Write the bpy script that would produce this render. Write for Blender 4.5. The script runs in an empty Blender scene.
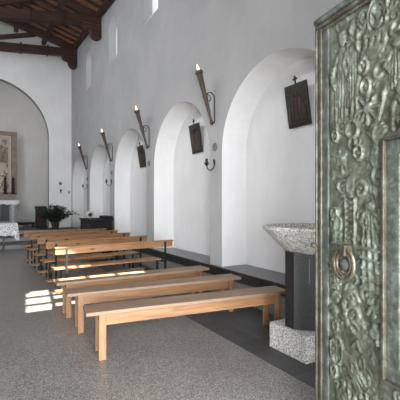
import bpy, bmesh, math, random
import numpy as np
from mathutils import Vector, Matrix
random.seed(7); rng = np.random.RandomState(5)
scn = bpy.context.scene; C = scn.collection
PI = math.pi; R = math.radians

# ------------------------------------------------------------ materials
def newmat(name):
    m = bpy.data.materials.new(name); m.use_nodes = True
    nt = m.node_tree; nt.nodes.clear()
    out = nt.nodes.new('ShaderNodeOutputMaterial'); b = nt.nodes.new('ShaderNodeBsdfPrincipled')
    nt.links.new(b.outputs[0], out.inputs[0])
    return m, nt, b
def nd(nt, t, **kw):
    n = nt.nodes.new(t)
    for k, v in kw.items():
        if k in ('inp',):
            for a, c in v.items(): n.inputs[a].default_value = c
        else: setattr(n, k, v)
    return n
def ramp(nt, src, stops):
    r = nt.nodes.new('ShaderNodeValToRGB'); nt.links.new(src, r.inputs[0])
    els = r.color_ramp.elements
    while len(els) < len(stops): els.new(0.5)
    for e, (p, c) in zip(els, stops): e.position = p; e.color = (*c, 1)
    return r.outputs[0]
def coords(nt, scale=(1,1,1), rot=(0,0,0), kind='Object'):
    tc = nt.nodes.new('ShaderNodeTexCoord'); mp = nt.nodes.new('ShaderNodeMapping')
    mp.inputs['Scale'].default_value = scale; mp.inputs['Rotation'].default_value = rot
    nt.links.new(tc.outputs[kind], mp.inputs[0]); return mp.outputs[0]
def noise(nt, vec, scale, detail=4, rough=.55, dist=0):
    n = nt.nodes.new('ShaderNodeTexNoise'); n.inputs['Scale'].default_value = scale
    n.inputs['Detail'].default_value = detail; n.inputs['Roughness'].default_value = rough
    n.inputs['Distortion'].default_value = dist
    nt.links.new(vec, n.inputs['Vector']); return n.outputs[0]
def mixc(nt, fac, a, b, mode='MIX'):
    m = nt.nodes.new('ShaderNodeMix'); m.data_type = 'RGBA'; m.blend_type = mode
    for s, v in ((0, fac), (6, a), (7, b)):
        if hasattr(v, 'links'): nt.links.new(v, m.inputs[s])
        else: m.inputs[s].default_value = v if s == 0 else (*v, 1)
    return m.outputs[2]
def bump(nt, b, h, strength=.3, dist=.02):
    n = nt.nodes.new('ShaderNodeBump'); n.inputs['Strength'].default_value = strength
    n.inputs['Distance'].default_value = dist
    nt.links.new(h, n.inputs['Height']); nt.links.new(n.outputs[0], b.inputs['Normal'])
def speckle(name, cols, scale, rough=.5, large=.12, cols2=None, bmp=0):
    m, nt, b = newmat(name); v = coords(nt)
    vo = nt.nodes.new('ShaderNodeTexVoronoi'); vo.inputs['Scale'].default_value = scale; nt.links.new(v, vo.inputs['Vector'])
    sp = nt.nodes.new('ShaderNodeSeparateColor'); nt.links.new(vo.outputs['Color'], sp.inputs[0])
    c = ramp(nt, sp.outputs[0], cols)
    n2 = noise(nt, v, 1.3, 3)
    d = ramp(nt, n2, [(.3, (1-large,)*3), (.7, (1+0*large,)*3)])
    c2 = mixc(nt, 1.0, c, d, 'MULTIPLY'); nt.links.new(c2, b.inputs['Base Color'])
    b.inputs['Roughness'].default_value = rough
    if bmp: bump(nt, b, noise(nt, v, scale*.7), bmp, .003)
    return m
def plaster(name, a, bcol, seam=True):
    m, nt, b = newmat(name); v = coords(nt)
    n1 = noise(nt, v, .9, 5, .6); n2 = noise(nt, coords(nt, (1, 1, .25)), 6, 3, .6)
    c = ramp(nt, n1, [(.3, a), (.7, bcol)])
    d = ramp(nt, n2, [(.35, (.965, .965, .965)), (.65, (1, 1, 1))])
    nt.links.new(mixc(nt, 1.0, c, d, 'MULTIPLY'), b.inputs['Base Color'])
    b.inputs['Roughness'].default_value = .9; b.inputs['Specular IOR Level'].default_value = .15
    bump(nt, b, noise(nt, v, 14, 6, .6), .35, .012); return m
def wood(name, dark, light, along='X', scale=1, knots=True, rough=.55, ring=10):
    m, nt, b = newmat(name)
    s = {'X': (1.2, 14, 14), 'Y': (14, 1.2, 14), 'Z': (14, 14, 1.2)}[along]
    v = coords(nt, tuple(q*scale for q in s))
    n1 = noise(nt, v, 1.6, 6, .6, .6)
    c = ramp(nt, n1, [(.28, dark), (.72, light)])
    big = noise(nt, coords(nt), 1.7, 2)
    c = mixc(nt, 1.0, c, ramp(nt, big, [(.3, (.84, .82, .8)), (.7, (1, 1, 1))]), 'MULTIPLY')
    if knots:
        kv = coords(nt, (2.2, 8, 8) if along == 'X' else (8, 8, 2.2))
        vo = nt.nodes.new('ShaderNodeTexVoronoi'); vo.inputs['Scale'].default_value = 1.0; nt.links.new(kv, vo.inputs['Vector'])
        k = ramp(nt, vo.outputs['Distance'], [(.07, (1, 1, 1)), (.13, (0, 0, 0))])
        c = mixc(nt, k, c, tuple(q*.3 for q in dark))
    nt.links.new(c, b.inputs['Base Color']); b.inputs['Roughness'].default_value = rough
    bump(nt, b, n1, .15, .004); return m
def plain(name, col, rough=.6, metal=0, var=.15, nscale=8, emit=None, bmp=.1):
    m, nt, b = newmat(name); v = coords(nt)
    n1 = noise(nt, v, nscale, 4)
    nt.links.new(ramp(nt, n1, [(.3, tuple(q*(1-var) for q in col)), (.7, tuple(min(1, q*(1+var)) for q in col))]), b.inputs['Base Color'])
    b.inputs['Roughness'].default_value = rough; b.inputs['Metallic'].default_value = metal
    if emit: b.inputs['Emission Color'].default_value = (*emit[:3], 1); b.inputs['Emission Strength'].default_value = emit[3]
    if bmp: bump(nt, b, n1, bmp, .01)
    return m

M = {}
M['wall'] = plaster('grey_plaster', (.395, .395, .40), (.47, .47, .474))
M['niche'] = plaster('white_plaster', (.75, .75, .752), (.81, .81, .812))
M['apse'] = plaster('apse_plaster', (.70, .69, .67), (.78, .77, .75))
M['terrazzo'] = speckle('terrazzo', [(.0, (.05, .05, .047)), (.3, (.12, .118, .108)), (.6, (.18, .175, .16)), (.88, (.36, .35, .32))], 150, .33, .16)
M['granite'] = speckle('granite', [(.0, (.12, .12, .12)), (.25, (.36, .35, .33)), (.6, (.58, .565, .53)), (.9, (.8, .79, .75))], 110, .6, .1, bmp=.2)
M['blackgranite'] = speckle('black_granite', [(0, (.008, .008, .009)), (.75, (.016, .016, .018)), (.97, (.05, .05, .055))], 160, .42, .2)
M['pine'] = wood('pine', (.20, .10, .042), (.40, .215, .10))
M['pine_leg'] = wood('pine_leg', (.20, .10, .042), (.39, .21, .10), 'Z', knots=False)
M['pine_top'] = wood('pine_top', (.20, .125, .078), (.34, .235, .155), knots=False)
M['roofwood'] = wood('roof_wood', (.012, .006, .005), (.085, .034, .02), 'X', .7, False, .7)
M['roofwoodY'] = wood('roof_wood_y', (.012, .007, .005), (.07, .035, .024), 'Y', .7, False, .7)
M['iron'] = plain('wrought_iron', (.03, .028, .026), .55, .6)
M['post'] = plain('black_steel', (.022, .022, .024), .45, .5)
M['darkwood'] = plain('dark_wood', (.022, .010, .008), .75)
M['blackwood'] = plain('black_wood', (.007, .0065, .0065), .85)
M['torchwood'] = wood('torch_wood', (.03, .02, .014), (.10, .068, .05), 'Z', 1, False)
M['flame'] = plain('flame_bulb', (1, .8, .5), .4, emit=(1, .78, .5, 4))
M['leaf'] = plain('leaf', (.022, .038, .02), .4, var=.4)
M['marble'] = plain('grey_marble', (.22, .225, .235), .4, nscale=3, var=.12)
M['marble_dark'] = plain('dark_marble', (.02, .022, .028), .5, nscale=4)
M['travertine'] = plain('relief_stone', (.27, .225, .18), .8, nscale=5, var=.25)
M['travertine_light'] = plain('relief_stone_pale', (.56, .47, .395), .8, nscale=9, var=.14)
M['pilaster'] = plain('pale_marble', (.42, .43, .45), .5)
M['pot'] = plain('dark_pot', (.04, .032, .03), .7)
M['bulbgrey'] = plain('medallion_stone', (.17, .165, .16), .7)
M['ceramic'] = plain('ceramic', (.55, .52, .46), .35)
M['plaque'] = plain('plaque_bronze', (.04, .036, .028), .5, .55, var=.5, nscale=30)
# dark stone slabs with joints
m, nt, b = newmat('dark_slabs'); v = coords(nt)
br = nt.nodes.new('ShaderNodeTexBrick'); br.offset = 0
for k, q in (('Scale', 1), ('Mortar Size', .006), ('Brick Width', 1.3), ('Row Height', .8)): br.inputs[k].default_value = q
br.inputs['Color1'].default_value = (.05, .05, .053, 1); br.inputs['Color2'].default_value = (.07, .07, .072, 1); br.inputs['Mortar'].default_value = (.02, .02, .02, 1)
nt.links.new(v, br.inputs['Vector'])
n1 = noise(nt, v, 5, 8, .7)
nt.links.new(mixc(nt, 1.0, br.outputs[0], ramp(nt, n1, [(.3, (.6, .6, .6)), (.72, (1.35, 1.33, 1.3))]), 'MULTIPLY'), b.inputs['Base Color'])
b.inputs['Roughness'].default_value = .5; bump(nt, b, n1, .2, .01); M['darkslab'] = m
# ledge slab
M['ledge'] = speckle('ledge_stone', [(0, (.007, .007, .008)), (.5, (.016, .016, .017)), (.92, (.06, .06, .06))], 50, .4, .3)
# patinated bronze
def bronze(name, stops, rough=.42, metal=.55):
    m, nt, b = newmat(name); v = coords(nt)
    n1 = noise(nt, v, 16, 10, .75, .3); n2 = noise(nt, coords(nt, (3, 3, 1.2)), 2, 5, .6)
    mx = nt.nodes.new('ShaderNodeMath'); mx.operation = 'MULTIPLY_ADD'; mx.inputs[1].default_value = .7
    nt.links.new(n1, mx.inputs[0]); h = nt.nodes.new('ShaderNodeMath'); h.operation = 'MULTIPLY'; h.inputs[1].default_value = .3
    nt.links.new(n2, h.inputs[0]); nt.links.new(h.outputs[0], mx.inputs[2])
    nt.links.new(ramp(nt, mx.outputs[0], stops), b.inputs['Base Color'])
    b.inputs['Roughness'].default_value = rough; b.inputs['Metallic'].default_value = metal
    bump(nt, b, noise(nt, v, 45, 6, .7), .6, .008); return m
M['bronze'] = bronze('patina_bronze', [(.38, (.032, .03, .02)), (.46, (.075, .08, .058)), (.54, (.12, .138, .108)), (.63, (.25, .295, .25))], .48, .2)
M['bronze_frame'] = bronze('frame_bronze', [(.38, (.028, .022, .016)), (.5, (.062, .056, .043)), (.62, (.13, .14, .115))], .5, .35)
M['bronze_blue'] = bronze('blue_patina', [(.38, (.03, .033, .027)), (.5, (.075, .085, .074)), (.63, (.17, .195, .18))], .5, .3)
M['bronze_ring'] = bronze('ring_bronze', [(.35, (.05, .055, .045)), (.5, (.13, .1, .06)), (.65, (.12, .15, .12))], .35, .6)
# lace cloth
m, nt, b = newmat('lace'); v = coords(nt)
vo = nt.nodes.new('ShaderNodeTexVoronoi'); vo.feature = 'DISTANCE_TO_EDGE'; vo.inputs['Scale'].default_value = 16; nt.links.new(v, vo.inputs['Vector'])
nt.links.new(ramp(nt, vo.outputs[0], [(.04, (.85, .85, .86)), (.16, (.4, .4, .43))]), b.inputs['Base Color']); b.inputs['Roughness'].default_value = .9; M['lace'] = m
M['linen'] = plain('white_linen', (.8, .8, .82), .9, var=.05)
# milky window pane
m, nt, b = newmat('milky_pane'); nt.nodes.remove(b)
tr = nt.nodes.new('ShaderNodeBsdfTranslucent'); tr.inputs[0].default_value = (.9, .9, .9, 1)
df = nt.nodes.new('ShaderNodeBsdfDiffuse'); df.inputs[0].default_value = (.85, .85, .85, 1)
ms = nt.nodes.new('ShaderNodeMixShader'); ms.inputs[0].default_value = .5
nt.links.new(tr.outputs[0], ms.inputs[1]); nt.links.new(df.outputs[0], ms.inputs[2])
nt.links.new(ms.outputs[0], nt.nodes['Material Output'].inputs[0]); M['pane'] = m

# ------------------------------------------------------------ mesh helpers
def box(bm, x0, x1, y0, y1, z0, z1, bev=0, mat=None):
    r = bmesh.ops.create_cube(bm, size=1)
    vs = r['verts']
    for v in vs: v.co = Vector(((x0+x1)/2+v.co.x*(x1-x0), (y0+y1)/2+v.co.y*(y1-y0), (z0+z1)/2+v.co.z*(z1-z0)))
    if bev:
        es = list({e for v in vs for e in v.link_edges})
        r = bmesh.ops.bevel(bm, geom=es, offset=bev, segments=2, affect='EDGES', profile=.5)
        vs = list({v for f in r['faces'] for v in f.verts}) + [v for v in vs if v.is_valid]
    vs = list({v for v in vs if v.is_valid})
    if mat is not None:
        bmesh.ops.transform(bm, matrix=mat, verts=vs)
    return vs
def beam(bm, p, q, w, h, bev=.012, up=(0, 0, 1)):
    p, q = Vector(p), Vector(q); d = q-p; L = d.length; x = d.normalized(); upv = Vector(up)
    y = upv.cross(x).normalized(); z = x.cross(y)
    m = Matrix((x, y, z)).transposed().to_4x4(); m.translation = p
    box(bm, 0, L, -w/2, w/2, -h/2, h/2, bev, m)
def lathe(bm, prof, seg=20, mat=None, cap=True):
    rings = []
    for r, z in prof:
        if r <= 1e-5: rings.append([bm.verts.new((0, 0, z))])
        else: rings.append([bm.verts.new((r*math.cos(2*PI*k/seg), r*math.sin(2*PI*k/seg), z)) for k in range(seg)])
    for a, b_ in zip(rings, rings[1:]):
        for k in range(seg):
            k2 = (k+1) % seg
            if len(a) == 1 and len(b_) == 1: continue
            if len(a) == 1: bm.faces.new((a[0], b_[k2], b_[k]))
            elif len(b_) == 1: bm.faces.new((a[k], a[k2], b_[0]))
            else: bm.faces.new((a[k], a[k2], b_[k2], b_[k]))
    if cap:
        if len(rings[0]) > 1: bm.faces.new(list(reversed(rings[0])))
        if len(rings[-1]) > 1: bm.faces.new(rings[-1])
    vs = [v for r in rings for v in r]
    if mat is not None: bmesh.ops.transform(bm, matrix=mat, verts=vs)
    return vs
def tube(bm, pts, r, seg=8, closed=False):
    pts = [Vector(p) for p in pts]; n = len(pts); rings = []
    rr = r if isinstance(r, (list, tuple)) else [r]*n
    prev = None
    for i, p in enumerate(pts):
        t = (pts[(i+1) % n]-pts[i-1]) if closed else (pts[min(i+1, n-1)]-pts[max(i-1, 0)])
        t.normalize()
        a = prev if prev is not None else (Vector((0, 0, 1)) if abs(t.z) < .9 else Vector((1, 0, 0)))
        u = (a - t*a.dot(t)).normalized(); w = t.cross(u); prev = u
        rings.append([bm.verts.new(p+(u*math.cos(2*PI*k/seg)+w*math.sin(2*PI*k/seg))*rr[i]) for k in range(seg)])
    m_ = n if closed else n-1
    for i in range(m_):
        a, b_ = rings[i], rings[(i+1) % n]
        for k in range(seg): bm.faces.new((a[k], a[(k+1) % seg], b_[(k+1) % seg], b_[k]))
    if not closed:
        bm.faces.new(list(reversed(rings[0]))); bm.faces.new(rings[-1])
def prism(bm, poly, ax, lo, hi, bev=0):
    # poly in two remaining axes, extruded along ax between lo and hi
    def mk(a, b_, t): return {'x': (t, a, b_), 'y': (a, t, b_), 'z': (a, b_, t)}[ax]
    v0 = [bm.verts.new(mk(a, b_, lo)) for a, b_ in poly]; v1 = [bm.verts.new(mk(a, b_, hi)) for a, b_ in poly]
    n = len(poly)
    bm.faces.new(v0); bm.faces.new(list(reversed(v1)))
    for i in range(n): bm.faces.new((v0[i], v1[i], v1[(i+1) % n], v0[(i+1) % n]))
    return v0+v1
def obj(name, bm, mat, parent=None, smooth=False, loc=(0, 0, 0), rot=(0, 0, 0), norm=True):
    if norm: bmesh.ops.recalc_face_normals(bm, faces=bm.faces)
    me = bpy.data.meshes.new(name); bm.to_mesh(me); bm.free()
    for mm in (mat if isinstance(mat, (list, tuple)) else [mat]): me.materials.append(mm)
    if smooth:
        for p in me.polygons: p.use_smooth = True
        try: me.set_sharp_from_angle(angle=R(38))
        except Exception: pass
    o = bpy.data.objects.new(name, me); C.objects.link(o); o.location = loc; o.rotation_euler = rot
    if parent: o.parent = parent
    return o
def part(name, fn, mat, parent, **kw):
    bm = bmesh.new(); fn(bm); return obj(name, bm, mat, parent, **kw)
def tag(o, label, cat, group=None, kind=None):
    o['label'] = label; o['category'] = cat
    if group: o['group'] = group
    if kind: o['kind'] = kind
    return o
def thing(name, label, cat, loc=(0, 0, 0), rz=0, group=None, kind=None):
    o = bpy.data.objects.new(name, None); C.objects.link(o); o.location = loc; o.rotation_euler = (0, 0, rz)
    o.empty_display_size = .1
    return tag(o, label, cat, group, kind)
def copy_tree(o, parent=None):
    c = o.copy(); C.objects.link(c); c.parent = parent
    for ch in [q for q in scn.objects if q.parent is o]: copy_tree(ch, c)
    return c

# ------------------------------------------------------------ shell
WX = 3.38; BX = 3.88; END = 17.58; CH = .45
ST = [13.8, 14.95, 16.5]
part('floor', lambda bm: box(bm, -3.38, 2.31, -3.0, ST[0]+.02, -.12, 0), M['terrazzo'], None)['kind'] = 'structure'
tag(part('trim_1', lambda bm: box(bm, 2.31, 3.40, -3.0, ST[0]+.02, -.12, .001), M['darkslab'], None), 'dark stone border strip of the floor along the right wall', 'floor', kind='structure')
scn.objects['floor']['label'] = 'grey speckled terrazzo floor of the nave'; scn.objects['floor']['category'] = 'floor'
def steps(bm):
    for i, y in enumerate(ST):
        box(bm, -3.38, 3.40, y, 21.2, .15*i-.02*(i > 0), .15*(i+1)-.02)
M['steprise'] = plain('step_stone', (.33, .33, .34), .6)
tag(part('trim_2', steps, M['steprise'], None), 'three low grey stone steps rising to the altar', 'steps', kind='structure')
def treads(bm):
    for i, y in enumerate(ST):
        box(bm, -3.38, 3.40, y-.025, (ST+[21.2])[i+1]+(.0 if i < 2 else 0), .15*(i+1)-.02, .15*(i+1))
tag(part('trim_3', treads, M['ledge'], None), 'dark stone treads capping the altar steps', 'steps', kind='structure')

def wall_with_holes(bm, outer, holes, to3):
    edges = []
    loops = []
    for lp in [outer]+holes:
        vs = [bm.verts.new(to3(a, b_)) for a, b_ in lp]
        loops.append(vs)
        for i in range(len(vs)): edges.append(bm.edges.new((vs[i], vs[(i+1) % len(vs)])))
    bmesh.ops.triangle_fill(bm, use_beauty=True, use_dissolve=False, edges=edges)
    return loops
def arch_poly(c, hw, z0, spring, rise, n=28):
    p = [(c-hw, z0), (c-hw, spring)]
    p += [(c-hw*math.cos(PI*k/n), spring+rise*math.sin(PI*k/n)) for k in range(1, n)]
    p += [(c+hw, spring), (c+hw, z0)]
    return p
ARCH = [(3.87, 1.25), (6.74, 1.24), (9.74, 1.29), (12.82, 1.32), (15.97, 1.38), (.95, 1.25)]
WIN = [(14.3, .42), (11.2, .44), (8.2, .46), (5.3, .42)]
LT = .454
def rwall(bm):
    TOP = 9.6
    niches = [arch_poly(c, hw, LT, 2.36, 1.19) for c, hw in ARCH]
    wins = [arch_poly(c, hw, 5.93, 6.93, hw*.9, 12) for c, hw in WIN]
    outer = [(-3, 0), (END, 0), (END, TOP), (-3, TOP)]
    lf = wall_with_holes(bm, outer, niches+wins, lambda a, z: (WX, a, z))
    for f in bm.faces: f.material_index = 0
    for li, lp in enumerate(lf[1:]):
        isn = li < len(niches); dep = BX if isn else WX+.42
        fl = []
        for v in lp: fl.append(bm.verts.new((dep, v.co.y, v.co.z)))
        n = len(lp)
        for i in range(n):
            if isn and i == n-1: pass
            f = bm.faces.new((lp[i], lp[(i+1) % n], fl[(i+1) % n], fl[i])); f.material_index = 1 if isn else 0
        if isn:
            f = bm.faces.new(fl); f.material_index = 1
    # outer skin of the wall
    k0 = len(bm.verts)
    pre = set(bm.faces)
    wall_with_holes(bm, outer, wins, lambda a, z: (WX+.55, a, z))
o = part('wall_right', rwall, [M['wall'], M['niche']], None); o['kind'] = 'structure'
o['label'] = 'long plastered side wall with round-arched recesses on the right'; o['category'] = 'wall'
for i, (c, hw) in enumerate(WIN[:3]):
    w = thing('window_%d' % (i+1), 'small arched milky window high on the right wall, ' + ['nearest the altar', 'middle one of three', 'nearest the entrance'][i], 'window', (WX, c, 5.93), kind='structure')
    def pane(bm, hw=hw): bm.faces.new([bm.verts.new((.24, a, z-5.93)) for a, z in arch_poly(0, hw-.005, 5.935, 6.93, hw*.895, 12)])
    part('pane', pane, M['pane'], w)
    def sill(bm, hw=hw): box(bm, .01, .24, -hw+.01, hw-.01, .0, .035)
    part('sill', sill, M['niche'], w)
def fourth(bm): bm.faces.new([bm.verts.new((WX+.24, a, z)) for a, z in arch_poly(5.3, .415, 5.935, 6.93, .37, 12)])
tag(part('window_4', fourth, M['pane'], None), 'arched milky window above the frame on the right wall', 'window', kind='structure')

# ledge along the right wall
def ledge(bm):
    box(bm, WX-.05, WX, -3, END-.01, LT-.15, LT, .006)
tag(part('trim_4', ledge, M['ledge'], None), 'continuous dark stone seat ledge along the right wall', 'ledge', kind='structure')
M['ledgetop'] = speckle('ledge_top_stone', [(0, (.05, .05, .052)), (.5, (.085, .085, .088)), (.9, (.16, .16, .16))], 70, .3, .25)  # dark ledge stone in a lighter tone, reflected light painted into the colour
def ltop(bm):
    box(bm, WX-.05, WX, -3, END-.01, LT+.0005, LT+.006)
    for c, hw in ARCH: box(bm, WX, BX-.001, c-hw+.002, c+hw-.002, LT-.1, LT+.006)
tag(part('trim_8', ltop, M['ledgetop'], None), 'polished grey top slabs of the seat ledge in the recesses', 'ledge', kind='structure')
M['plinthgr'] = speckle('plinth_granite', [(.0, (.06, .06, .06)), (.25, (.16, .155, .15)), (.6, (.27, .265, .25)), (.9, (.36, .35, .33))], 110, .6, .2)
def plinth(bm): box(bm, WX-.012, WX+.02, -3, ST[0], .002, LT-.15)
tag(part('trim_5', plinth, M['plinthgr'], None), 'grey granite plinth under the dark stone ledge', 'plinth', kind='structure')

# end wall with the apse opening
AR = 2.42; AS = 4.38
def ewall(bm):
    outer = [(-3.38, CH-.2), (-AR, CH-.2)] + [(-AR, AS)] + [(-AR*math.cos(PI*k/40), AS+AR*math.sin(PI*k/40)) for k in range(1, 40)] + [(AR, AS), (AR, CH-.2), (3.38, CH-.2), (3.38, 9.6), (-3.38, 9.6)]
    v0 = [bm.verts.new((a, END, z)) for a, z in outer]; es = [bm.edges.new((v0[i], v0[(i+1) % len(v0)])) for i in range(len(v0))]
    bmesh.ops.triangle_fill(bm, use_beauty=True, edges=es)
    v1 = [bm.verts.new((a, END+.32, z)) for a, z in outer]; es = [bm.edges.new((v1[i], v1[(i+1) % len(v1)])) for i in range(len(v1))]
    bmesh.ops.triangle_fill(bm, use_beauty=True, edges=es)
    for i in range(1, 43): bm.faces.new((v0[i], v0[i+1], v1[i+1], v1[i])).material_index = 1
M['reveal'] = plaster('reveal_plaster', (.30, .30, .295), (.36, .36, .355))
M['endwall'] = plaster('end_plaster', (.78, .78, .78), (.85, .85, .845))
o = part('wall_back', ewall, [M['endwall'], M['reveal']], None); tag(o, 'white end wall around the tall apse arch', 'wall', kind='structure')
def apse(bm):
    r = 2.62; y0 = END+.32; n = 32
    rows = []
    for z in (CH-.02, AS): rows.append([bm.verts.new((r*math.cos(PI*k/n), y0+r*1.12*math.sin(PI*k/n), z)) for k in range(n+1)])
    for j in range(1, 13):
        t = PI/2*j/12; rr = r*math.cos(t)
        if j < 12: rows.append([bm.verts.new((rr*math.cos(PI*k/n), y0+1.12*rr*math.sin(PI*k/n), AS+r*math.sin(t))) for k in range(n+1)])
        else: rows.append([bm.verts.new((0, y0, AS+r))])
    for a, b_ in zip(rows, rows[1:]):
        for k in range(n):
            if len(b_) == 1: bm.faces.new((a[k], a[k+1], b_[0]))
            else: bm.faces.new((a[k], a[k+1], b_[k+1], b_[k]))
o = part('wall_apse', apse, M['apse'], None, smooth=True); tag(o, 'curved apse wall with half dome behind the altar', 'wall', kind='structure')
# left wall: high windows and low openings that let the day in
LWIN = [(14.3, .36), (11.2, .36), (8.2, .36), (5.2, .36)]
def lwall(bm):
    outer = [(-3, 0), (END, 0), (END, 9.6), (-3, 9.6)]
    holes = [arch_poly(c, hw, 5.93, 6.93, hw*.9, 12) for c, hw in LWIN]
    for X in (-3.38, -3.93): wall_with_holes(bm, outer, holes, lambda a, z, X=X: (X, a, z))
o = part('wall_left', lwall, M['wall'], None); tag(o, 'plain plastered wall outside the frame on the left', 'wall', kind='structure')
# entrance wall: doorway (camera side) and a gridded window above it
DY = .35; SUN_EL = 50; SUN_AZ = R(5)   # azimuth: towards +x of the nave axis
tE = 1/math.tan(R(SUN_EL))
def ent(D, X):  # floor point -> point on entrance wall
    L = (D-DY)/math.cos(SUN_AZ); return (X-(D-DY)*math.tan(SUN_AZ), L/tE)
wx0 = ent(6.2, .53)[0]; wz0 = ent(5.62, 0)[1]; wz1 = ent(6.95, 0)[1]; wx1 = wx0+1.62
def fwall(bm):
    outer = [(-3.38, 0), (-1.75, 0), (-1.75, 2.75), (1.92, 2.75), (1.92, 0), (3.93, 0), (3.93, 9.6), (-3.38, 9.6)]
    hole = [(wx0, wz0), (wx1, wz0), (wx1, wz1), (wx0, wz1)]
    for Y in (DY-.03, DY): wall_with_holes(bm, outer, [hole], lambda a, z, Y=Y: (a, Y, z))
o = part('wall_front', fwall, M['wall'], None); tag(o, 'entrance wall with wide doorway behind the viewer', 'wall', kind='structure')
def wgrid(bm):
    ww = wx1-wx0; hh = wz1-wz0
    for k in (1,): pass
    for t in (.23, .48, .74): box(bm, wx0+ww*t-.03, wx0+ww*t+.03, DY-.03, DY, wz0, wz1)
    for t in (.30, .66): box(bm, wx0, wx1, DY-.03, DY, wz0+hh*t-.055, wz0+hh*t+.055)
tag(part('window_5', wgrid, M['iron'], None), 'gridded window above the entrance doorway', 'window', kind='structure')
def sun_blocker(bm): box(bm, -2.6, 2.9, -2.6, DY-.04, 2.95, 3.05)  # added slab, out of view, keeps direct sun off the door and near floor
tag(part('trim_6', sun_blocker, M['wall'], None), 'porch roof slab outside the entrance doorway', 'porch', kind='structure')

# ------------------------------------------------------------ roof
def rz(D, X): return 6.95+.083*D+.29*(3.38-abs(X))+.02     # underside of the boards
def roofslab(bm):
    for sx in (-1, 1):
        a = [(sx*3.38, DY, rz(DY, 3.38)), (0, DY, rz(DY, 0)), (0, END+.0, rz(END, 0)), (sx*3.38, END, rz(END, 3.38))]
        v = [bm.verts.new(q) for q in a]; u = [bm.verts.new((q[0], q[1], q[2]+.12)) for q in a]
        bm.faces.new(v); bm.faces.new(u)
        for i in range(4): bm.faces.new((v[i], v[(i+1) % 4], u[(i+1) % 4], u[i]))
tag(part('ceiling', roofslab, M['roofwoodY'], None), 'dark brown timber board ceiling under the pitched roof', 'ceiling', kind='structure')
def rafters_small(bm):
    D = .9
    while D < END-.2:
        for sx in (-1, 1):
            beam(bm, (sx*3.37, D, rz(D, 3.38)-.05), (0, D, rz(D, 0)-.05), .1, .1, .006)
        D += .55
M['rafter'] = wood('rafter_wood', (.07, .032, .02), (.36, .165, .09), 'X', .7, False, .7)
tag(part('trim_7', rafters_small, M['rafter'], None), 'row of small reddish rafters across the ceiling boards', 'rafters', kind='structure')
def purlin(X, lab, w=.16, h=.18):
    def fn(bm): beam(bm, (X, DY+.01, rz(DY, X)-.1-h/2), (X, END-.005, rz(END, X)-.1-h/2), w, h)
    o = part('roof_purlin', fn, M['roofwoodY'], None); tag(o, lab, 'beam')
for X, lab in ((3.27, 'dark wall plate beam running along the top of the right wall'), (2.2, 'dark roof purlin next to the right wall plate'), (1.1, 'dark roof purlin below the ridge on the right slope'),
               (0, 'dark ridge beam of the roof'), (-1.1, 'dark roof purlin below the ridge on the left slope')):
    purlin(X, lab)
def truss(D, z, sag, lab):
    t = thing('roof_truss', lab, 'roof truss', (0, D, z), group='timber roof trusses')
    W_ = 3.37
    def tie(bm):
        n = 8
        pts = [(-W_+2*W_*k/n, 0, -sag*(1-abs(-1+2*k/n))) for k in range(n+1)]
        h = .145; w = .13
        rings = [[bm.verts.new((x, sy*w, zz+sz*h)) for sy, sz in ((-1, -1), (1, -1), (1, 1), (-1, 1))] for x, y, zz in pts]
        for a, b_ in zip(rings, rings[1:]):
            for k in range(4): bm.faces.new((a[k], a[(k+1) % 4], b_[(k+1) % 4], b_[k]))
        bm.faces.new(rings[0]); bm.faces.new(rings[-1])
    part('tie_beam', tie, M['roofwood'], t)
    ap = rz(D, 0)-z-.38
    for sx in (-1, 1):
        part('principal_rafter', lambda bm: beam(bm, (sx*3.3, 0, .2), (0, 0, ap), .22, .26, .015), M['roofwood'], t)
        part('strut', lambda bm: beam(bm, (sx*.1, 0, .0-sag+.3), (sx*1.75, 0, .2+(ap-.2)*.47-.12), .14, .15), M['roofwood'], t)
        def corbel(bm):
            P = [(3.37, -.17), (2.78, -.17), (2.78, -.3), (2.83, -.37), (2.92, -.40), (3.0, -.40), (3.02, -.46), (3.04, -.56), (3.1, -.65), (3.2, -.69), (3.3, -.68), (3.37, -.62)]
            prism(bm, [(sx*a, b_) for a, b_ in P], 'y', -.12, .12)
        part('corbel', corbel, M['roofwood'], t)
    part('king_post', lambda bm: box(bm, -.1, .1, -.1, .1, -sag+.2, ap, .01), M['roofwood'], t)
    for x in (-1.6, 1.2, 2.2):
        zz = -sag*(1-abs(x)/W_)
        part('iron_strap', lambda bm: box(bm, x-.025, x+.025, -.148, .148, zz-.18, zz+.2), M['iron'], t)
truss(16.4, 7.97, .38, 'far dark timber roof truss close to the end wall')
truss(12.6, 7.74, .62, 'dark timber roof truss nearer the viewer, its tie beam crossing the top left corner')

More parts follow.
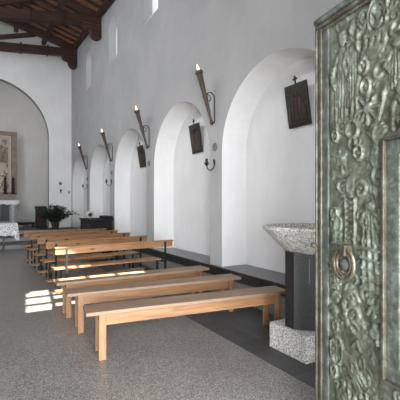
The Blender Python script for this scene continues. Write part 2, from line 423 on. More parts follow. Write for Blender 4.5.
# ------------------------------------------------------------ wall torches
def make_torch():
    t = thing('wall_torch', 'x', 'wall torch', group='electric candle torches on the right wall')
    # local: wall plane at x=0 (room towards -x), origin at the foot of the shaft
    p0 = Vector((-.06, 0, 0)); p1 = Vector((-.32, 0, .84)); d = (p1-p0); L = d.length
    q = d.to_track_quat('Z', 'Y').to_matrix().to_4x4(); q.translation = p0
    part('shaft', lambda bm: lathe(bm, [(0, -.03), (.012, -.02), (.024, .0), (.022, .05), (.03, .3), (.036, .42), (.045, .43), (.045, .47), (.036, .48), (.052, L-.06), (.05, L-.055)], 12, q), M['torchwood'], t, smooth=True)
    cup = part('drip_cup', lambda bm: lathe(bm, [(.05, L-.06), (.07, L-.05), (.066, L-.02), (.055, L), (0, L)], 12, q), M['torchwood'], t, smooth=True)
    part('flame_bulb', lambda bm: lathe(bm, [(.014, L), (.022, L+.03), (.018, L+.055), (.008, L+.085), (0, L+.11)], 10, Matrix.Translation((0, 0, 0)) @ q), M['flame'], cup, smooth=True)
    def br(bm):
        tube(bm, [(-.01, 0, -.0), (-.01, 0, .42), (-.02, 0, .47), (-.07, 0, .51), (-.13, 0, .50), (-.175, 0, .45)], .009, 8)
        tube(bm, [(-.01, 0, .02), (-.05, 0, -.01), (-.09, 0, .03)], .009, 8)
        pts = []
        for k in range(18):
            a = R(150-30*k*.8); r = .075*(1-k/20)
            pts.append((-.13+r*math.cos(a), 0, .40+r*math.sin(a)))
        tube(bm, pts, .008, 6)
    part('scroll_bracket', br, M['iron'], t, smooth=True)
    def star(bm):
        for k in range(6):
            a = k*PI/3
            tube(bm, [(-.06, 0, -.01), (-.06+.05*math.cos(a), 0, -.01+.05*math.sin(a))], [.014, .003], 6)
    part('finial', star, M['iron'], t)
    return t
tl = ['electric candle torch on the near pier, largest of the row', 'electric candle torch second nearest the bronze door', 'electric candle torch third from the bronze door', 'electric candle torch farthest away, nearest the altar']
proto = make_torch()
for i, (D, z) in enumerate(((5.34, 2.88), (8.26, 2.86), (11.22, 2.84), (14.45, 2.86))):
    o = proto if i == 0 else copy_tree(proto); o.location = (WX, D, z); o['label'] = tl[i]

# ------------------------------------------------------------ medallions and candle holders on the piers
def make_medal():
    o = part('wall_medallion', lambda bm: lathe(bm, [(0, 0), (.07, 0), (.075, .012), (.06, .02), (.045, .012), (0, .016)], 16, Matrix.Rotation(-PI/2, 4, 'Y')), M['bulbgrey'], None, smooth=True)
    return o
def make_holder():
    t = thing('candle_holder', 'x', 'candle holder', group='small iron candle holders on the walls')
    def arm(bm):
        tube(bm, [(-.01, 0, .0), (-.03, 0, .09)], .014, 6)
        tube(bm, [(-.01, 0, .08), (-.02, 0, -.04), (-.06, 0, -.09), (-.12, 0, -.1), (-.16, 0, -.06), (-.17, 0, 0)], .009, 8)
    part('arm', arm, M['iron'], t, smooth=True)
    part('cup', lambda bm: lathe(bm, [(.012, -.03), (.035, .0), (.045, .02), (.022, .03), (.022, .09), (0, .09)], 10, Matrix.Translation((-.17, 0, 0))), M['iron'], t, smooth=True)
    return t
md = make_medal(); hd = make_holder(); first = True
for i, (D, lab) in enumerate(((5.33, 'on the near pier'), (8.28, 'on the second pier'), (11.3, 'on the third pier'), (14.5, 'on the farthest pier'))):
    m_ = md if i == 0 else copy_tree(md); m_.location = (WX, D, 2.47)
    tag(m_, 'small round grey stone medallion below the torch ' + lab, 'medallion', 'wall medallions')
    if i == 1: continue
    h_ = hd if i == 0 else copy_tree(hd); h_.location = (WX, D, 2.17)
    h_['label'] = 'small iron candle holder below the medallion ' + lab
m_ = copy_tree(md); m_.location = (2.9, END, 2.42); m_.rotation_euler = (0, 0, PI/2); tag(m_, 'round grey stone medallion on the white end wall', 'medallion', 'wall medallions')
h_ = copy_tree(hd); h_.location = (2.9, END, 2.08); h_.rotation_euler = (0, 0, PI/2); h_['label'] = 'small iron candle holder on the white end wall'
def sw(bm): box(bm, 3.24, 3.31, END-.03, END, 1.98, 2.1, .005)
tag(part('wall_switch', sw, M['bulbgrey'], None), 'small grey switch box on the end wall by the corner', 'switch')

# ------------------------------------------------------------ stations of the cross plaques
def make_plaque(seed):
    t = thing('relief_plaque', 'x', 'plaque', group='dark bronze relief plaques in the arched recesses')
    rr = random.Random(seed); w, h = .42, .6
    plate = part('plate', lambda bm: box(bm, -.03, 0, -w/2, w/2, 0, h, .004), M['plaque'], t)
    def rel(bm):
        for k in range(7):
            y = -w/2+.06+k*(w-.12)/6+rr.uniform(-.01, .01); b0 = rr.uniform(.05, .1); H = rr.uniform(.22, .42)
            lathe(bm, [(0, b0), (.02, b0+.01), (.026, b0+H*.4), (.02, b0+H*.75), (.01, b0+H*.82), (.017, b0+H*.88), (.016, b0+H*.97), (0, b0+H)], 8, Matrix.Translation((-.028, y, 0)) @ Matrix.Rotation(rr.uniform(-.2, .2), 4, 'X'))
        tube(bm, [(-.035, -.15, .2), (-.035, .13, .5)], .014, 6); tube(bm, [(-.035, -.04, .5), (-.035, .06, .38)], .012, 6)
        tube(bm, [(-.035, -.17, .06), (-.04, 0, .05), (-.035, .17, .07)], .014, 6)
    M.setdefault('plaque_fig', plain('plaque_figures', (.075, .05, .038), .5, .5, var=.3, nscale=20))
    part('relief_figures', rel, M['plaque_fig'], plate, smooth=True)
    part('cross', lambda bm: (box(bm, -.02, -.005, -.009, .009, h, h+.11), box(bm, -.021, -.004, -.038, .038, h+.055, h+.075)), M['iron'], t)
    return t
for i, (D, z, lab) in enumerate(((3.83, 2.60, 'dark bronze relief plaque with cross in the near recess beside the font'), (6.76, 2.575, 'dark bronze relief plaque with cross in the second recess'), (9.9, 2.55, 'dark bronze relief plaque in the third recess behind the torch'))):
    t = make_plaque(i); t.location = (BX-.01, D, z); t.rotation_euler = (0, -R(9), 0); t['label'] = lab

# ------------------------------------------------------------ simple pine benches
def make_bench():
    t = thing('pine_bench', 'x', 'bench', group='backless pine benches at the front')
    L = 2.32; hw = .15
    part('seat', lambda bm: box(bm, 0, L, -hw, hw, .436, .474, .008), M['pine_top'], t)
    part('apron', lambda bm: box(bm, .13, L-.1, -.105, -.078, .325, .436, .003), M['pine'], t)
    part('apron', lambda bm: box(bm, .13, L-.1, .078, .105, .325, .436, .003), M['pine'], t)
    for x in (.12, L-.19):
        for y0, y1 in ((-.135, -.106), (.106, .135)):
            part('leg', lambda bm: box(bm, x, x+.07, y0, y1, 0, .435, .004), M['pine_leg'], t)
        part('end_rail', lambda bm: box(bm, x+.02, x+.045, -.077, .077, .34, .436, .003), M['pine_leg'], t)
    return t
bl = ['backless pine bench nearest the viewer, standing by the font', 'backless pine bench in the middle of the three', 'backless pine bench farthest back of the three, catching sunlight']
proto = make_bench()
for i, (a, b_) in enumerate((((.83, 3.69), (3.12, 3.42)), ((.81, 4.55), (3.13, 4.36)), ((.79, 5.22), (3.14, 5.22)))):
    o = proto if i == 0 else copy_tree(proto); o.location = (a[0], a[1], 0); o.rotation_euler = (0, 0, math.atan2(b_[1]-a[1], b_[0]-a[0])); o['label'] = bl[i]

# ------------------------------------------------------------ benches with a back rail and kneeler
def make_pew():
    t = thing('backrest_bench', 'x', 'bench', group='pine benches with backrest and kneeler')
    L = 2.15
    part('backrest', lambda bm: (box(bm, 0, L, -.02, .02, .69, .795, .006), box(bm, -.01, L+.01, -.045, .04, .79, .815, .006)), M['pine'], t)
    part('seat', lambda bm: box(bm, 0, L-.2, .05, .32, .435, .465, .008), M['pine'], t)
    part('kneeler', lambda bm: box(bm, -.06, L-.25, -.33, -.17, .145, .172, .006), M['pine'], t)
    for x in (.17, L-.17):
        def fr(bm):
            box(bm, x-.014, x+.014, -.05, -.022, 0, .77)
            box(bm, x-.014, x+.014, -.022, .30, .405, .434)
            box(bm, x-.014, x+.014, .27, .30, 0, .405)
            box(bm, x-.014, x+.014, -.30, -.05, .115, .144)
            box(bm, x-.014, x+.014, -.30, -.27, 0, .115)
        part('steel_frame', fr, M['post'], t)
    return t
pl = ['pine bench with back rail and black posts, nearest of the five with backs', 'pine bench with back rail, second of the five with backs', 'pine bench with back rail, third of the five with backs', 'pine bench with back rail, fourth of the five with backs', 'pine bench with back rail farthest back, near the altar table']
proto = make_pew()
for i, (a, b_) in enumerate((((.95, 6.25), (3.1, 6.42)), ((.93, 7.15), (3.1, 7.6)), ((.9, 8.15), (3.0, 8.6)), ((.87, 9.15), (2.85, 9.5)), ((.80, 9.95), (2.75, 10.3)))):
    o = proto if i == 0 else copy_tree(proto); o.location = (a[0], a[1], 0); o.rotation_euler = (0, 0, math.atan2(b_[1]-a[1], b_[0]-a[0])); o['label'] = pl[i]

# ------------------------------------------------------------ holy water font
t = thing('baptismal_font', 'granite font bowl on black pillar and grey granite block by the bronze door', 'font', (2.895, 2.76, 0))
part('base_block', lambda bm: box(bm, -.31, .36, -.27, .25, 0, .262, .008), M['granite'], t)
def pillar(bm):
    a, c_ = .232, .085
    P = [(-a, -a+c_), (-a+c_, -a), (a-c_, -a), (a, -a+c_), (a, a-c_), (a-c_, a), (-a+c_, a), (-a, a-c_)]
    prism(bm, P, 'z', .262, 1.02)
part('pillar', pillar, M['blackgranite'], t, rot=(0, 0, R(-44)))
part('groove', lambda bm: box(bm, -.004, .004, -.236, -.231, .72, .96), M['bulbgrey'], t, rot=(0, 0, R(-44)))
def bowl(bm):
    lathe(bm, [(0, .975), (.20, .975), (.225, 1.0), (.435, 1.215), (.445, 1.235), (.462, 1.24), (.47, 1.255), (.462, 1.273), (.44, 1.28), (.41, 1.272), (.36, 1.2), (.2, 1.12), (0, 1.1)], 32, cap=False)
part('bowl', bowl, M['granite'], t, smooth=True)

# ------------------------------------------------------------ bronze door
t = thing('door_1', 'tall green patinated bronze door leaf covered in figure reliefs, standing open at right', 'door', (1.873, 1.70, 0), math.atan2(-math.cos(R(9.3)), -math.sin(R(9.3))), kind='structure')
DW, DH = 1.22, 2.68
def inh(u, z): return .535 < u < .99 and .594 < z < 1.831
part('leaf_core', lambda bm: box(bm, 0, DW, .012, .085, .01, DH), M['bronze_frame'], t)
# relief height field
st = 0.0052
us = np.arange(.10, DW-.10+1e-6, st); zs = np.arange(.10, DH-.075+1e-6, st)
U, Z = np.meshgrid(us, zs, indexing='ij'); H = np.zeros_like(U)
def seg(pts, r, h, prof=.5):
    global H
    for (a, b_), (c_, d_) in zip(pts, pts[1:]):
        vx, vz = c_-a, d_-b_; L2 = vx*vx+vz*vz+1e-9
        tt = np.clip(((U-a)*vx+(Z-b_)*vz)/L2, 0, 1)
        dd = np.hypot(U-a-tt*vx, Z-b_-tt*vz)
        H = np.maximum(H, h*.8*np.clip((1-(dd/r)**2)*1.8, 0, 1)**prof)
def ring(u, z, r, w, h=.016, sx=.9): 
    global H
    dd = np.abs(np.hypot((U-u)/sx, Z-z)-r); H = np.maximum(H, h*np.clip(1-(dd/w)**2, 0, 1)**.5)
def dome(u, z, rx, rz_, h):
    global H
    q = np.clip(1-((U-u)/rx)**2-((Z-z)/rz_)**2, 0, 1); H = np.maximum(H, h*.8*np.clip(q*2.2, 0, 1)**.5*(1-.35*np.exp(-((q-.45)/.12)**2)))
def robe(u, z0, z1, w0, w1, h=.022, lean=0, folds=5):
    global H
    tt = np.clip((Z-z0)/(z1-z0), 0, 1); w = w1+(w0-w1)*(1-tt); cu = u+lean*tt
    a = (U-cu)/w; m_ = (np.abs(a) < 1) & (Z >= z0) & (Z <= z1)
    hh = h*np.sqrt(np.clip(1-a*a, 0, 1))*(.72+.28*np.cos(a*PI*folds)); H = np.where(m_, np.maximum(H, hh), H)
def spiral(u, z, r, turns, w, h, a0=0, sgn=1):
    n = int(turns*12); seg([(u+r*(1-k/n*.85)*math.cos(a0+sgn*k*PI/6), z+r*(1-k/n*.85)*math.sin(a0+sgn*k*PI/6)) for k in range(n+1)], w, h)
def person(u, z, H_, w, lean=0):
    robe(u, z, z+H_*.78, w, w*.55, .024, lean); dome(u+lean, z+H_*.88, w*.5, H_*.1, .03)
    seg([(u+lean*.8-w*.5, z+H_*.7), (u-w*1.1, z+H_*.5), (u-w*.6, z+H_*.38)], .014, .03); seg([(u+lean*.8+w*.5, z+H_*.7), (u+w*1.2, z+H_*.6), (u+w*1.1, z+H_*.8)], .012, .028)
# undergrowth of small curls
occupied = []
for k in range(110):
    u = rng.uniform(.12, DW-.12); z = rng.uniform(.13, DH-.1); a = rng.uniform(0, 6.28); r = rng.uniform(.02, .042)
    kind = rng.randint(3)
    if kind == 0: spiral(u, z, r, 1.1, .009, .012, a, 1 if rng.rand() > .5 else -1)
    elif kind == 1: seg([(u, z), (u+r*math.cos(a), z+r*math.sin(a)*1.6), (u+r*1.6*math.cos(a+.8), z+r*2.2*math.sin(a+.8))], .011, .013)
    else: dome(u, z, r*.6, r*.9, .010)
# named reliefs (u across the leaf from its free edge, z height)
for q in [(.482, 2.502, .062, 1.8), (.385, 2.525, .045, 1), (.385, 2.261, .04, 1), (.4, 2.147, .045, 1.2), (.163, 1.913, .032, 1.1), (.303, 1.844, .036, 1), (.349, 1.79, .04, 1), (.482, 1.648, .045, 1), (.287, 1.61, .04, 1), (.154, 1.439, .038, 1), (.367, 1.428, .032, 1), (.149, .479, .035, 1.2), (.165, .76, .03, 1)]:
    u, z, r, e = q; ring(u, z, r, .011, .022, .72); dome(u, z, r*.35, r*.4, .018)
ring(.485, 2.50, .105, .011, .024, .6); ring(.60, 2.48, .11, .012, .024, .6)
# hook staff from upper ring downwards
spiral(.40, 2.52, .06, .8, .012, .022, 0, 1); seg([(.43, 2.47), (.375, 2.32), (.33, 2.12), (.345, 1.93)], .013, .02)
spiral(.50, 2.19, .075, .9, .013, .026, 0, 1); seg([(.54, 2.12), (.50, 2.0), (.48, 1.94)], .014, .022)
# pair of tall robed figures at upper left
person(.20, 1.98, .58, .062, .02); person(.29, 2.06, .52, .05, .01); robe(.135, 1.94, 2.33, .035, .02, .02)
seg([(.135, 2.30), (.14, 1.93)], .012, .02); seg([(.165, 2.25), (.175, 1.95)], .01, .02)
seg([(.25, 1.98), (.25, 2.12), (.275, 2.16), (.30, 2.12), (.30, 1.98)], .012, .024)
# clenched hand
for k in range(4): seg([(.40+.042*k, 2.36-.004*k), (.41+.045*k, 2.41), (.445+.045*k, 2.41), (.45+.04*k, 2.37)], .017, .03)
dome(.46, 2.325, .075, .05, .028)
# star
for k in range(8):
    a = k*PI/4; seg([(.414, 2.02), (.414+.075*math.cos(a), 2.02+.085*math.sin(a))], .011, .024, .7)
dome(.414, 2.02, .03, .035, .03)
# crest arch
for k in range(9):
    a = R(180-22*k); seg([(.30+.055*math.cos(a), 1.93+.05*math.sin(a)), (.30+.085*math.cos(a), 1.93+.08*math.sin(a))], .012, .024)
ring(.30, 1.93, .05, .012, .022)
# fan plant
for k in range(9):
    a = R(20+17.5*k); seg([(.475, 1.83), (.475+.06*math.cos(a), 1.86+.075*math.sin(a))], .0095, .022); 
    seg([(.475, 1.84), (.475+.045*math.cos(-a), 1.75+.05*math.sin(-a))], .008, .018)
seg([(.475, 1.85), (.475, 1.70)], .012, .02)
# arch with figure right
seg([(.575, 1.88), (.575, 1.99), (.605, 2.04), (.64, 1.99), (.64, 1.88)], .013, .024)
person(.60, 2.08, .26, .06)
# centre column with capital
for dz in np.arange(1.30, 1.52, .035): seg([(.255, dz), (.315, dz)], .009, .024)
seg([(.25, 1.27), (.25, 1.53)], .009, .026); seg([(.32, 1.27), (.32, 1.53)], .009, .026); seg([(.22, 1.26), (.35, 1.26)], .014, .024)
dome(.285, 1.60, .05, .07, .024); spiral(.36, 1.58, .05, 1.2, .012, .024, 2, -1); spiral(.22, 1.60, .045, 1.2, .012, .022, 1, 1)
# left robed figure with horizontal bands
robe(.165, .98, 1.33, .06, .045, .026, .01); dome(.17, 1.37, .035, .045, .032); ring(.17, 1.38, .05, .009, .02)
for dz in np.arange(1.02, 1.3, .04): seg([(.12, dz), (.21, dz)], .007, .031)
# right robed figure
robe(.44, 1.02, 1.36, .085, .05, .028, -.02, 3); person(.43, 1.28, .24, .06)
for dz in np.arange(1.04, 1.30, .055): seg([(.37, dz), (.50, dz-.012)], .010, .034)
seg([(.505, .99), (.51, 1.30), (.47, 1.40), (.40, 1.42)], .009, .022)
# curled beasts
for (u, z, r, a, s_) in [(.30, .96, .05, 0, 1), (.31, .86, .055, 2, -1), (.28, 1.00, .035, 1, 1), (.42, 1.0, .06, 1.5, 1), (.47, .90, .05, 3, -1), (.17, .93, .035, .5, 1), (.15, .84, .035, 3, -1), (.36, .80, .05, 4, 1), (.46, .80, .03, 0, 1)]:
    spiral(u, z, r, 1.1, .016, .028, a, s_)
seg([(.25, 1.02), (.24, .9), (.27, .80), (.34, .76), (.41, .80)], .018, .03); seg([(.50, 1.0), (.45, .88), (.49, .76)], .014, .026)
# wheel disc and trailing wing
dome(.176, .615, .052, .085, .014); ring(.176, .615, .082, .010, .026, .62)
for k in range(8): seg([(.176, .615), (.176+.04*math.cos(k*PI/4), .615+.07*math.sin(k*PI/4))], .006, .022)
for k in range(5): seg([(.23, .63-.012*k), (.32, .585-.028*k), (.40-.02*k, .50-.022*k)], .011, .022)
# little town at the bottom
for k in range(9):
    u = .18+.045*k; seg([(u, .20), (u, .40+.03*(k % 3))], .012, .02); seg([(u-.015, .42+.03*(k % 3)), (u+.015, .42+.03*(k % 3))], .008, .024)
dome(.53, .41, .055, .06, .026); dome(.62, .36, .05, .05, .024)
for k in range(14):
    u = rng.uniform(.15, 1.05); z = rng.uniform(.12, .35); person(u, z, .2, .04)
for k in range(10):
    person(rng.uniform(.66, 1.06), rng.uniform(1.9, 2.35), .24, .045)
K = np.zeros_like(H); H0 = H.copy(); H = K
for k in range(300):
    u = rng.uniform(.12, DW-.12); z = rng.uniform(.13, DH-.1); a = rng.uniform(0, 6.28); q = rng.uniform(.012, .028); ex = rng.uniform(1, 2.2)
    if rng.rand() < .55: seg([(u+q*math.cos(a+j*.75)*(1-j*.09), z+ex*q*math.sin(a+j*.75)*(1-j*.09)) for j in range(rng.randint(4, 9))], .0075, .009)
    else: seg([(u, z), (u+q*.5*math.cos(a), z+q*2*math.sin(a)), (u+q*math.cos(a+1), z+q*3*math.sin(a+.7))], .0085, .009)
H = H0+H
H += (rng.rand(*H.shape)-.5)*.0012
bm = bmesh.new(); grid = [[None]*len(zs) for _ in us]
for i, u in enumerate(us):
    for j, z in enumerate(zs): grid[i][j] = bm.verts.new((u, .004-.72*H[i, j], z))
for i in range(len(us)-1):
    for j in range(len(zs)-1):
        if inh(us[i]+st/2, zs[j]+st/2): continue
        bm.faces.new((grid[i][j], grid[i+1][j], grid[i+1][j+1], grid[i][j+1]))
bmesh.ops.delete(bm, geom=[v for v in bm.verts if not v.link_faces], context='VERTS')
o = obj('relief_panel', bm, M['bronze'], t, norm=False)
for p in o.data.polygons: p.use_smooth = True
def stile(vert, pos, lo, hi, w, dep):
    def fn(bm):
        if vert: box(bm, pos, pos+w, -dep, .02, lo, hi, min(w, dep)*.35)
        else: box(bm, lo, hi, -dep, .02, pos, pos+w, min(w, dep)*.35)
    return fn
for vert, pos, lo, hi, w, dep, mt in ((1, 0, 0.01, DH, .016, .028, 'bronze_frame'), (1, .022, .02, DH-.02, .03, .02, 'bronze_frame'), (1, .058, .04, DH-.04, .046, .010, 'bronze_blue'),
        (1, DW-.055, .02, DH-.02, .055, .02, 'bronze_frame'), (1, DW-.1, .04, DH-.05, .042, .008, 'bronze_blue'),
        (0, DH-.034, 0, DW, .034, .045, 'bronze_blue'), (0, DH-.062, .0, DW, .024, .03, 'bronze_frame'), (0, DH-.084, .02, DW-.02, .018, .016, 'bronze_frame'), (0, .01, 0, DW, .06, .02, 'bronze_frame'), (0, .075, .06, DW-.06, .03, .01, 'bronze_blue')):
    part('frame_molding', stile(vert, pos, lo, hi, w, dep), M[mt], t)
def ip(bm):
    box(bm, .53, .995, .028, .05, .59, 1.835)
part('inset_panel', ip, M['bronze'], t)
def ifr(bm, a, w, y0, y1):
    u0, u1, z0, z1 = .537-.012+a, .99+.012-a, .596-.012+a, 1.829+.012-a
    box(bm, u0, u0+w, y0, y1, z0, z1, .003); box(bm, u1-w, u1, y0, y1, z0, z1, .003)
    box(bm, u0+w, u1-w, y0, y1, z0, z0+w, .003); box(bm, u0+w, u1-w, y0, y1, z1-w, z1, .003)
part('inset_frame', lambda bm: ifr(bm, 0, .016, -.026, .03), M['bronze_frame'], t)
part('inset_frame', lambda bm: ifr(bm, .017, .075, -.004, .03), M['bronze_blue'], t)
def inrel(bm):
    for k in range(70):
        u = random.uniform(.65, .88); z = random.uniform(.72, 1.72)
        pts = []
        a0 = random.uniform(0, 6); r = random.uniform(.02, .05)
        for q in range(8): pts.append((u+r*(1-q/9)*math.cos(a0+q*.7), .022, z+r*(1-q/9)*math.sin(a0+q*.7)))
        tube(bm, pts, .011, 6)
part('inset_relief', inrel, M['bronze'], t, smooth=True)
def knock(bm):
    for r, w in ((.083, .011), (.06, .009)):
        tube(bm, [(.281+r*.95*math.cos(2*PI*k/28), -.045, 1.155+r*1.08*math.sin(2*PI*k/28)) for k in range(28)], w, 8, True)
part('ring_handle', knock, M['bronze_ring'], t, smooth=True)
part('ring_boss', lambda bm: lathe(bm, [(.036, 0), (.036, .02), (.02, .035), (0, .038)], 14, Matrix.Translation((.281, -.02, 1.145)) @ Matrix.Rotation(PI/2, 4, 'X')), M['bronze_blue'], t, smooth=True)
part('ring_mount', lambda bm: box(bm, .258, .304, -.06, .0, 1.20, 1.265, .006), M['bronze_frame'], t)
def knob(bm): lathe(bm, [(0, -.01), (.012, -.01), (.018, .005), (.018, .02), (.009, .03), (0, .032)], 12, Matrix.Translation((.006, -.03, 1.235)) @ Matrix.Rotation(PI/2, 4, 'X'))
part('latch_knob', knob, M['bronze_ring'], t, smooth=True)

# ------------------------------------------------------------ altar
t = thing('high_altar', 'grey marble altar with white cloth under the stone relief', 'altar', (0, 19.2, CH))
part('plinth', lambda bm: box(bm, -1.45, 1.45, -.75, .8, 0, .2, .01), M['marble'], t)
part('body', lambda bm: box(bm, -1.18, 1.18, -.3, .35, .2, 1.1, .01), M['marble'], t)
for x in (-1.12, -.55, .35, 1.0):
    part('pilaster', lambda bm: box(bm, x, x+.12, -.37, -.28, .2, 1.1, .006), M['pilaster'], t)
for x0, x1 in ((-.95, -.6), (.55, .92)):
    part('dark_inset', lambda bm: box(bm, x0, x1, -.32, -.29, .28, 1.05, .004), M['marble_dark'], t)
part('mensa', lambda bm: box(bm, -1.28, 1.28, -.42, .45, 1.1, 1.2, .008), M['marble'], t)
part('gradine', lambda bm: box(bm, -1.25, 1.25, .25, .75, 1.2, 1.5, .008), M['travertine'], t)
def clo(bm):
    box(bm, -1.3, 1.3, -.45, .24, 1.2, 1.215)
    n = 40
    a = []
    for k in range(n+1):
        x = -1.32+2.64*k/n; yy = -.452-.012*math.sin(k*1.7)
        a.append((bm.verts.new((x, yy, 1.215)), bm.verts.new((x, yy-.01, 1.03+.02*math.sin(k*1.3)))))
    for p, q in zip(a, a[1:]): bm.faces.new((p[0], q[0], q[1], p[1]))
    a = []
    for k in range(12):
        y = -.45+.69*k/11; xx = 1.315+.012*math.sin(k*1.5)
        a.append((bm.verts.new((xx, y, 1.215)), bm.verts.new((xx+.02, y, .75+.03*math.sin(k)))))
    for p, q in zip(a, a[1:]): bm.faces.new((p[0], q[0], q[1], p[1]))
o = part('altar_cloth', clo, M['linen'], None, loc=(0, 19.2, CH+.001)); tag(o, 'white cloth with hanging ends over the grey marble altar', 'cloth')
# stone relief above the altar
t = thing('stone_altarpiece', 'tall beige carved stone relief behind the altar candlesticks', 'relief', (0, 19.8, 1.95))
part('frame', lambda bm: (box(bm, 1.05, 1.29, -.1, .15, 0, 2.98, .01), box(bm, -1.29, -1.05, -.1, .15, 0, 2.98, .01), box(bm, -1.05, 1.05, -.1, .15, 2.8, 2.98, .01), box(bm, -1.05, 1.05, -.1, .15, 0, .12, .01)), M['travertine'], t)
def inner(bm):
    box(bm, .93, 1.04, -.07, .1, .13, 2.79, .01); box(bm, -1.04, -.93, -.07, .1, .13, 2.79, .01); box(bm, -.93, .93, -.07, .1, 2.68, 2.79, .01)
part('inner_border', inner, M['travertine_light'], t)
part('ground', lambda bm: box(bm, -.93, .93, .0, .1, .13, 2.68), M['travertine_light'], t)
def rel(bm):
    for k in range(120):
        x = random.uniform(-.84, .84); z = random.uniform(.2, 2.55); r = random.uniform(.05, .13); a0 = random.uniform(0, 6); sg = random.choice((-1, 1))
        tube(bm, [(x+r*(1-q/12)*math.cos(a0+sg*q*.6), -.02, z+r*1.4*(1-q/12)*math.sin(a0+sg*q*.6)) for q in range(6)], [.035, .04, .038, .034, .028, .015], 7)
    for k in range(9):
        x = -.8+.2*k; z = random.choice((.15, .9, 1.5))
        lathe(bm, [(0, z), (.08, z+.01), (.10, z+.3), (.075, z+.55), (.035, z+.6), (.055, z+.67), (.05, z+.74), (0, z+.77)], 10, Matrix.Translation((x, -.01, 0)))
part('carving', rel, M['travertine'], t, smooth=True)
# candlesticks
def make_cs():
    t = thing('altar_candlestick', 'x', 'candlestick', group='black candlesticks on the altar')
    part('stick', lambda bm: lathe(bm, [(0, 0), (.12, 0), (.12, .03), (.07, .08), (.06, .2), (.085, .25), (.06, .32), (.055, .55), (.07, .6), (.04, .66), (.07, .72), (.075, .75), (.03, .76), (0, .76)], 14), M['iron'], t, smooth=True)
    part('candle', lambda bm: lathe(bm, [(.028, .76), (.028, .84), (0, .845)], 10), M['darkwood'], t, smooth=True)
    return t
proto = make_cs()
cl = ['black candlestick on the altar, at its right end', 'black candlestick on the altar beside the rightmost one']
for i, x in enumerate((1.12, .78)):
    o = proto if i == 0 else copy_tree(proto); o.location = (x, 19.62-.0, 1.95); o['label'] = cl[i]
    o.location = (x, 19.2+.36, 1.95) if False else (x, 19.575, 1.952)
bm = bmesh.new()
# lectern cabinet in the apse
t = thing('wooden_lectern', 'dark reddish-brown wooden lectern standing just inside the apse arch', 'lectern', (2.16, 18.25, CH))
part('cabinet', lambda bm: (prism(bm, [(-.22, .06), (.2, .06), (.2, .86), (-.26, .74), (-.26, .60), (-.22, .5)], 'x', -.2, .22)), M['darkwood'], t)
part('base', lambda bm: box(bm, -.24, .25, -.27, .24, 0, .06, .01), M['darkwood'], t)
part('book_rest', lambda bm: beam(bm, (0.01, -.3, .76), (0.01, .22, .93), .5, .04, .008), M['darkwood'], t)
# low dark bench beside the altar
t = thing('kneeling_stool', 'low dark wooden stool on the altar step beside the grey altar', 'stool', (1.5, 17.95, CH))
part('top', lambda bm: box(bm, -.38, .38, -.16, .16, .14, .24, .03), M['blackwood'], t)
for x in (-.33, .27):
    for y in (-.13, .07): part('leg', lambda bm: box(bm, x, x+.06, y, y+.06, 0, .14), M['darkwood'], t)
# altar table with lace cloth
t = thing('altar_table', 'black metal framed table under a white lace cloth in front of the steps', 'table', (.1, 13.2, 0))
part('tabletop', lambda bm: box(bm, -.74, .74, -.28, .28, .86, .885, .004), M['darkwood'], t)
for x in (-.38, .38):
    def lf(bm):
        for y in (-.2, .2): box(bm, x-.02, x+.02, y-.02, y+.02, 0, .86)
        box(bm, x-.02, x+.02, -.2, .2, .02, .06)
    part('leg_frame', lf, M['post'], t)
part('stretcher', lambda bm: box(bm, -.36, .36, -.02, .02, .03, .06), M['post'], t)
def lace(bm):
    n = 24; X0 = .76; Y0 = .30; zt = .89
    box(bm, -X0, X0, -Y0, Y0, zt-.003, zt+.004)
    per = []
    for k in range(n): per.append((-X0+2*X0*k/n, -Y0, 0, -1))
    for k in range(10): per.append((X0, -Y0+2*Y0*k/10, 1, 0))
    for k in range(n): per.append((X0-2*X0*k/n, Y0, 0, 1))
    for k in range(10): per.append((-X0, Y0-2*Y0*k/10, -1, 0))
    rows = []
    for j in range(6):
        t_ = j/5; row = []
        for i, (x, y, nx, ny) in enumerate(per):
            edge = min(abs(abs(x)-X0), abs(abs(y)-Y0)) if True else 0
            corner = abs(x) > X0-.1 and abs(y) > Y0-.12
            drop = (.38 + (.16 if corner else 0))*t_+.015*math.sin(i*2.1)*t_
            w = (.015+.02*math.sin(i*1.1))*t_
            row.append(bm.verts.new((x+nx*w+(.03*t_ if corner and x > 0 else 0), y+ny*w, zt-drop)))
        rows.append(row)
    N = len(per)
    for a, b_ in zip(rows, rows[1:]):
        for k in range(N): bm.faces.new((a[k], a[(k+1) % N], b_[(k+1) % N], b_[k]))
o = part('lace_tablecloth', lace, M['lace'], None, smooth=True, loc=(.1, 13.2, .003)); tag(o, 'white lace cloth with pointed corners draped over the altar table', 'tablecloth')

# ------------------------------------------------------------ harmonium, bowl, plant
t = thing('harmonium', 'black wooden harmonium cabinet against the right wall below the fourth recess', 'harmonium', (2.98, 11.75, 0))
part('case', lambda bm: box(bm, -.3, .3, -.8, .72, .04, 1.0, .01), M['blackwood'], t)
part('lid', lambda bm: (box(bm, -.34, .33, -.84, .76, 1.0, 1.04, .01), box(bm, .1, .33, -.82, -.1, 1.04, 1.14, .012)), M['blackwood'], t)
part('plinth', lambda bm: box(bm, -.32, .32, -.74, .74, 0, .06, .006), M['blackwood'], t)
for y in (-.45, 0.0, .45): part('front_panel', lambda bm: box(bm, -.312, -.298, y-.18, y+.18, .15, .88, .004), M['darkwood'], t)
t = thing('ceramic_jar', 'round pale jar lying on its side on top of the black cabinet', 'jar', (2.86, 12.0, 1.044))
part('body', lambda bm: lathe(bm, [(.07, -.13), (.12, -.08), (.16, 0), (.17, .06), (.13, .12), (.10, .14), (.085, .13), (.12, .06), (.1, -.03), (0, -.06)], 18, Matrix.Translation((0, -.0, .17)) @ Matrix.Rotation(R(96), 4, 'X')), M['ceramic'], t, smooth=True)
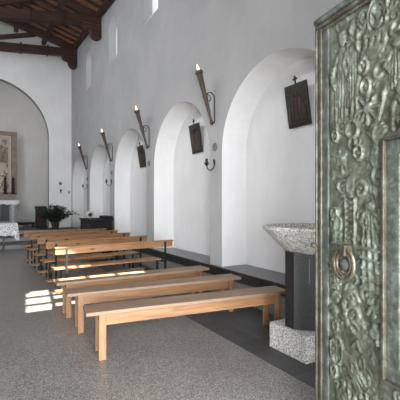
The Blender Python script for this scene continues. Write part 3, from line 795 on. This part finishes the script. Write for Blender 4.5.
part('mouth', lambda bm: lathe(bm, [(0, .1), (.095, .11), (.095, .118), (0, .116)], 16, Matrix.Translation((0, -.0, .17)) @ Matrix.Rotation(R(96), 4, 'X')), M['darkwood'], t, smooth=True)
t.scale = (.72, .72, .72)

def plant(loc):
    t = thing('potted_plant', 'bushy dark green potted plant on the altar step against the end wall', 'plant', loc)
    part('pot', lambda bm: lathe(bm, [(0, 0), (.13, 0), (.16, .2), (.17, .21), (.17, .24), (.15, .24), (.14, .2), (0, .2)], 16), M['pot'], t, smooth=True)
    rr = random.Random(3)
    bs = bmesh.new(); bl_ = bmesh.new()
    for k in range(70):
        az = rr.uniform(0, 2*PI); L = rr.uniform(.5, .85); sp = rr.uniform(.1, 1.0)
        pts = []
        for q in range(6):
            s_ = q/5; pts.append(Vector((math.cos(az)*sp*L*s_*1.15, math.sin(az)*sp*L*s_*.55, .2+L*s_*(1.12-.6*sp*s_))))
        tube(bs, pts, .007, 4)
        for q in range(1, 6):
            for w in range(3):
                p = pts[q]; a = rr.uniform(0, 2*PI); d = Vector((math.cos(a), math.sin(a)*.8, rr.uniform(-.5, .6))).normalized()
                l = rr.uniform(.13, .22); sd = d.cross(Vector((0, 0, 1))).normalized()*l*.24; dn = Vector((0, 0, -.03))
                v = [bl_.verts.new(p), bl_.verts.new(p+d*l*.5+sd), bl_.verts.new(p+d*l+dn), bl_.verts.new(p+d*l*.5-sd), bl_.verts.new(p+d*l*.5+Vector((0, 0, .018)))]
                for i in range(4): bl_.faces.new((v[i], v[(i+1) % 4], v[4]))
    obj('stems', bs, M['leaf'], t); obj('foliage', bl_, M['leaf'], t)
plant((2.56, 16.75, CH))
# thin leaning dark rod between plant and cabinet
def rod(bm): tube(bm, [(3.0, 14.6, .17), (3.36, 14.7, .72)], .02, 8)

# ------------------------------------------------------------ light
w = bpy.data.worlds.new('world'); scn.world = w; w.use_nodes = True
bg = w.node_tree.nodes['Background']; bg.inputs[0].default_value = (.93, .96, 1, 1); bg.inputs[1].default_value = 2.2
sun = bpy.data.lights.new('sun', 'SUN'); sun.energy = 45; sun.angle = R(.35); sun.color = (1, .95, .86)
so = bpy.data.objects.new('sun', sun); C.objects.link(so)
d = Vector((math.sin(SUN_AZ)*math.cos(R(SUN_EL)), math.cos(SUN_AZ)*math.cos(R(SUN_EL)), -math.sin(R(SUN_EL))))
so.rotation_euler = d.to_track_quat('-Z', 'Y').to_euler(); so.location = (0, -3, 10)
def area(name, loc, direction, sx, sy, power, col=(1, 1, 1)):
    l = bpy.data.lights.new(name, 'AREA'); l.shape = 'RECTANGLE'; l.size = sx; l.size_y = sy; l.energy = power; l.color = col
    o = bpy.data.objects.new(name, l); C.objects.link(o); o.location = loc
    o.rotation_euler = Vector(direction).to_track_quat('-Z', 'Z').to_euler(); return o
area('doorway_daylight', (.1, -2.3, 1.5), (.03, 1, .1), 3.4, 2.6, 1300, (.97, .98, 1))
for i, (c, hw) in enumerate(LWIN):
    area('window_daylight', (-3.36, c, 6.5), (1, 0, -.5), .75, 1.3, 130, (.95, .97, 1))  # added fill lamps, set at the unseen windows of the left wall

# ------------------------------------------------------------ camera
cam = bpy.data.cameras.new('camera'); co = bpy.data.objects.new('camera', cam); C.objects.link(co)
cam.sensor_width = 36; cam.lens = 36*370/400; cam.shift_y = 4/400; cam.clip_start = .02
co.location = (0, 0, 1.5); co.rotation_euler = (PI/2, 0, -math.atan(214/370)); scn.camera = co
vs = scn.view_settings; vs.view_transform = 'Standard'; vs.look = 'None'; vs.gamma = 1; vs.use_curve_mapping = False; vs.exposure = -0.12
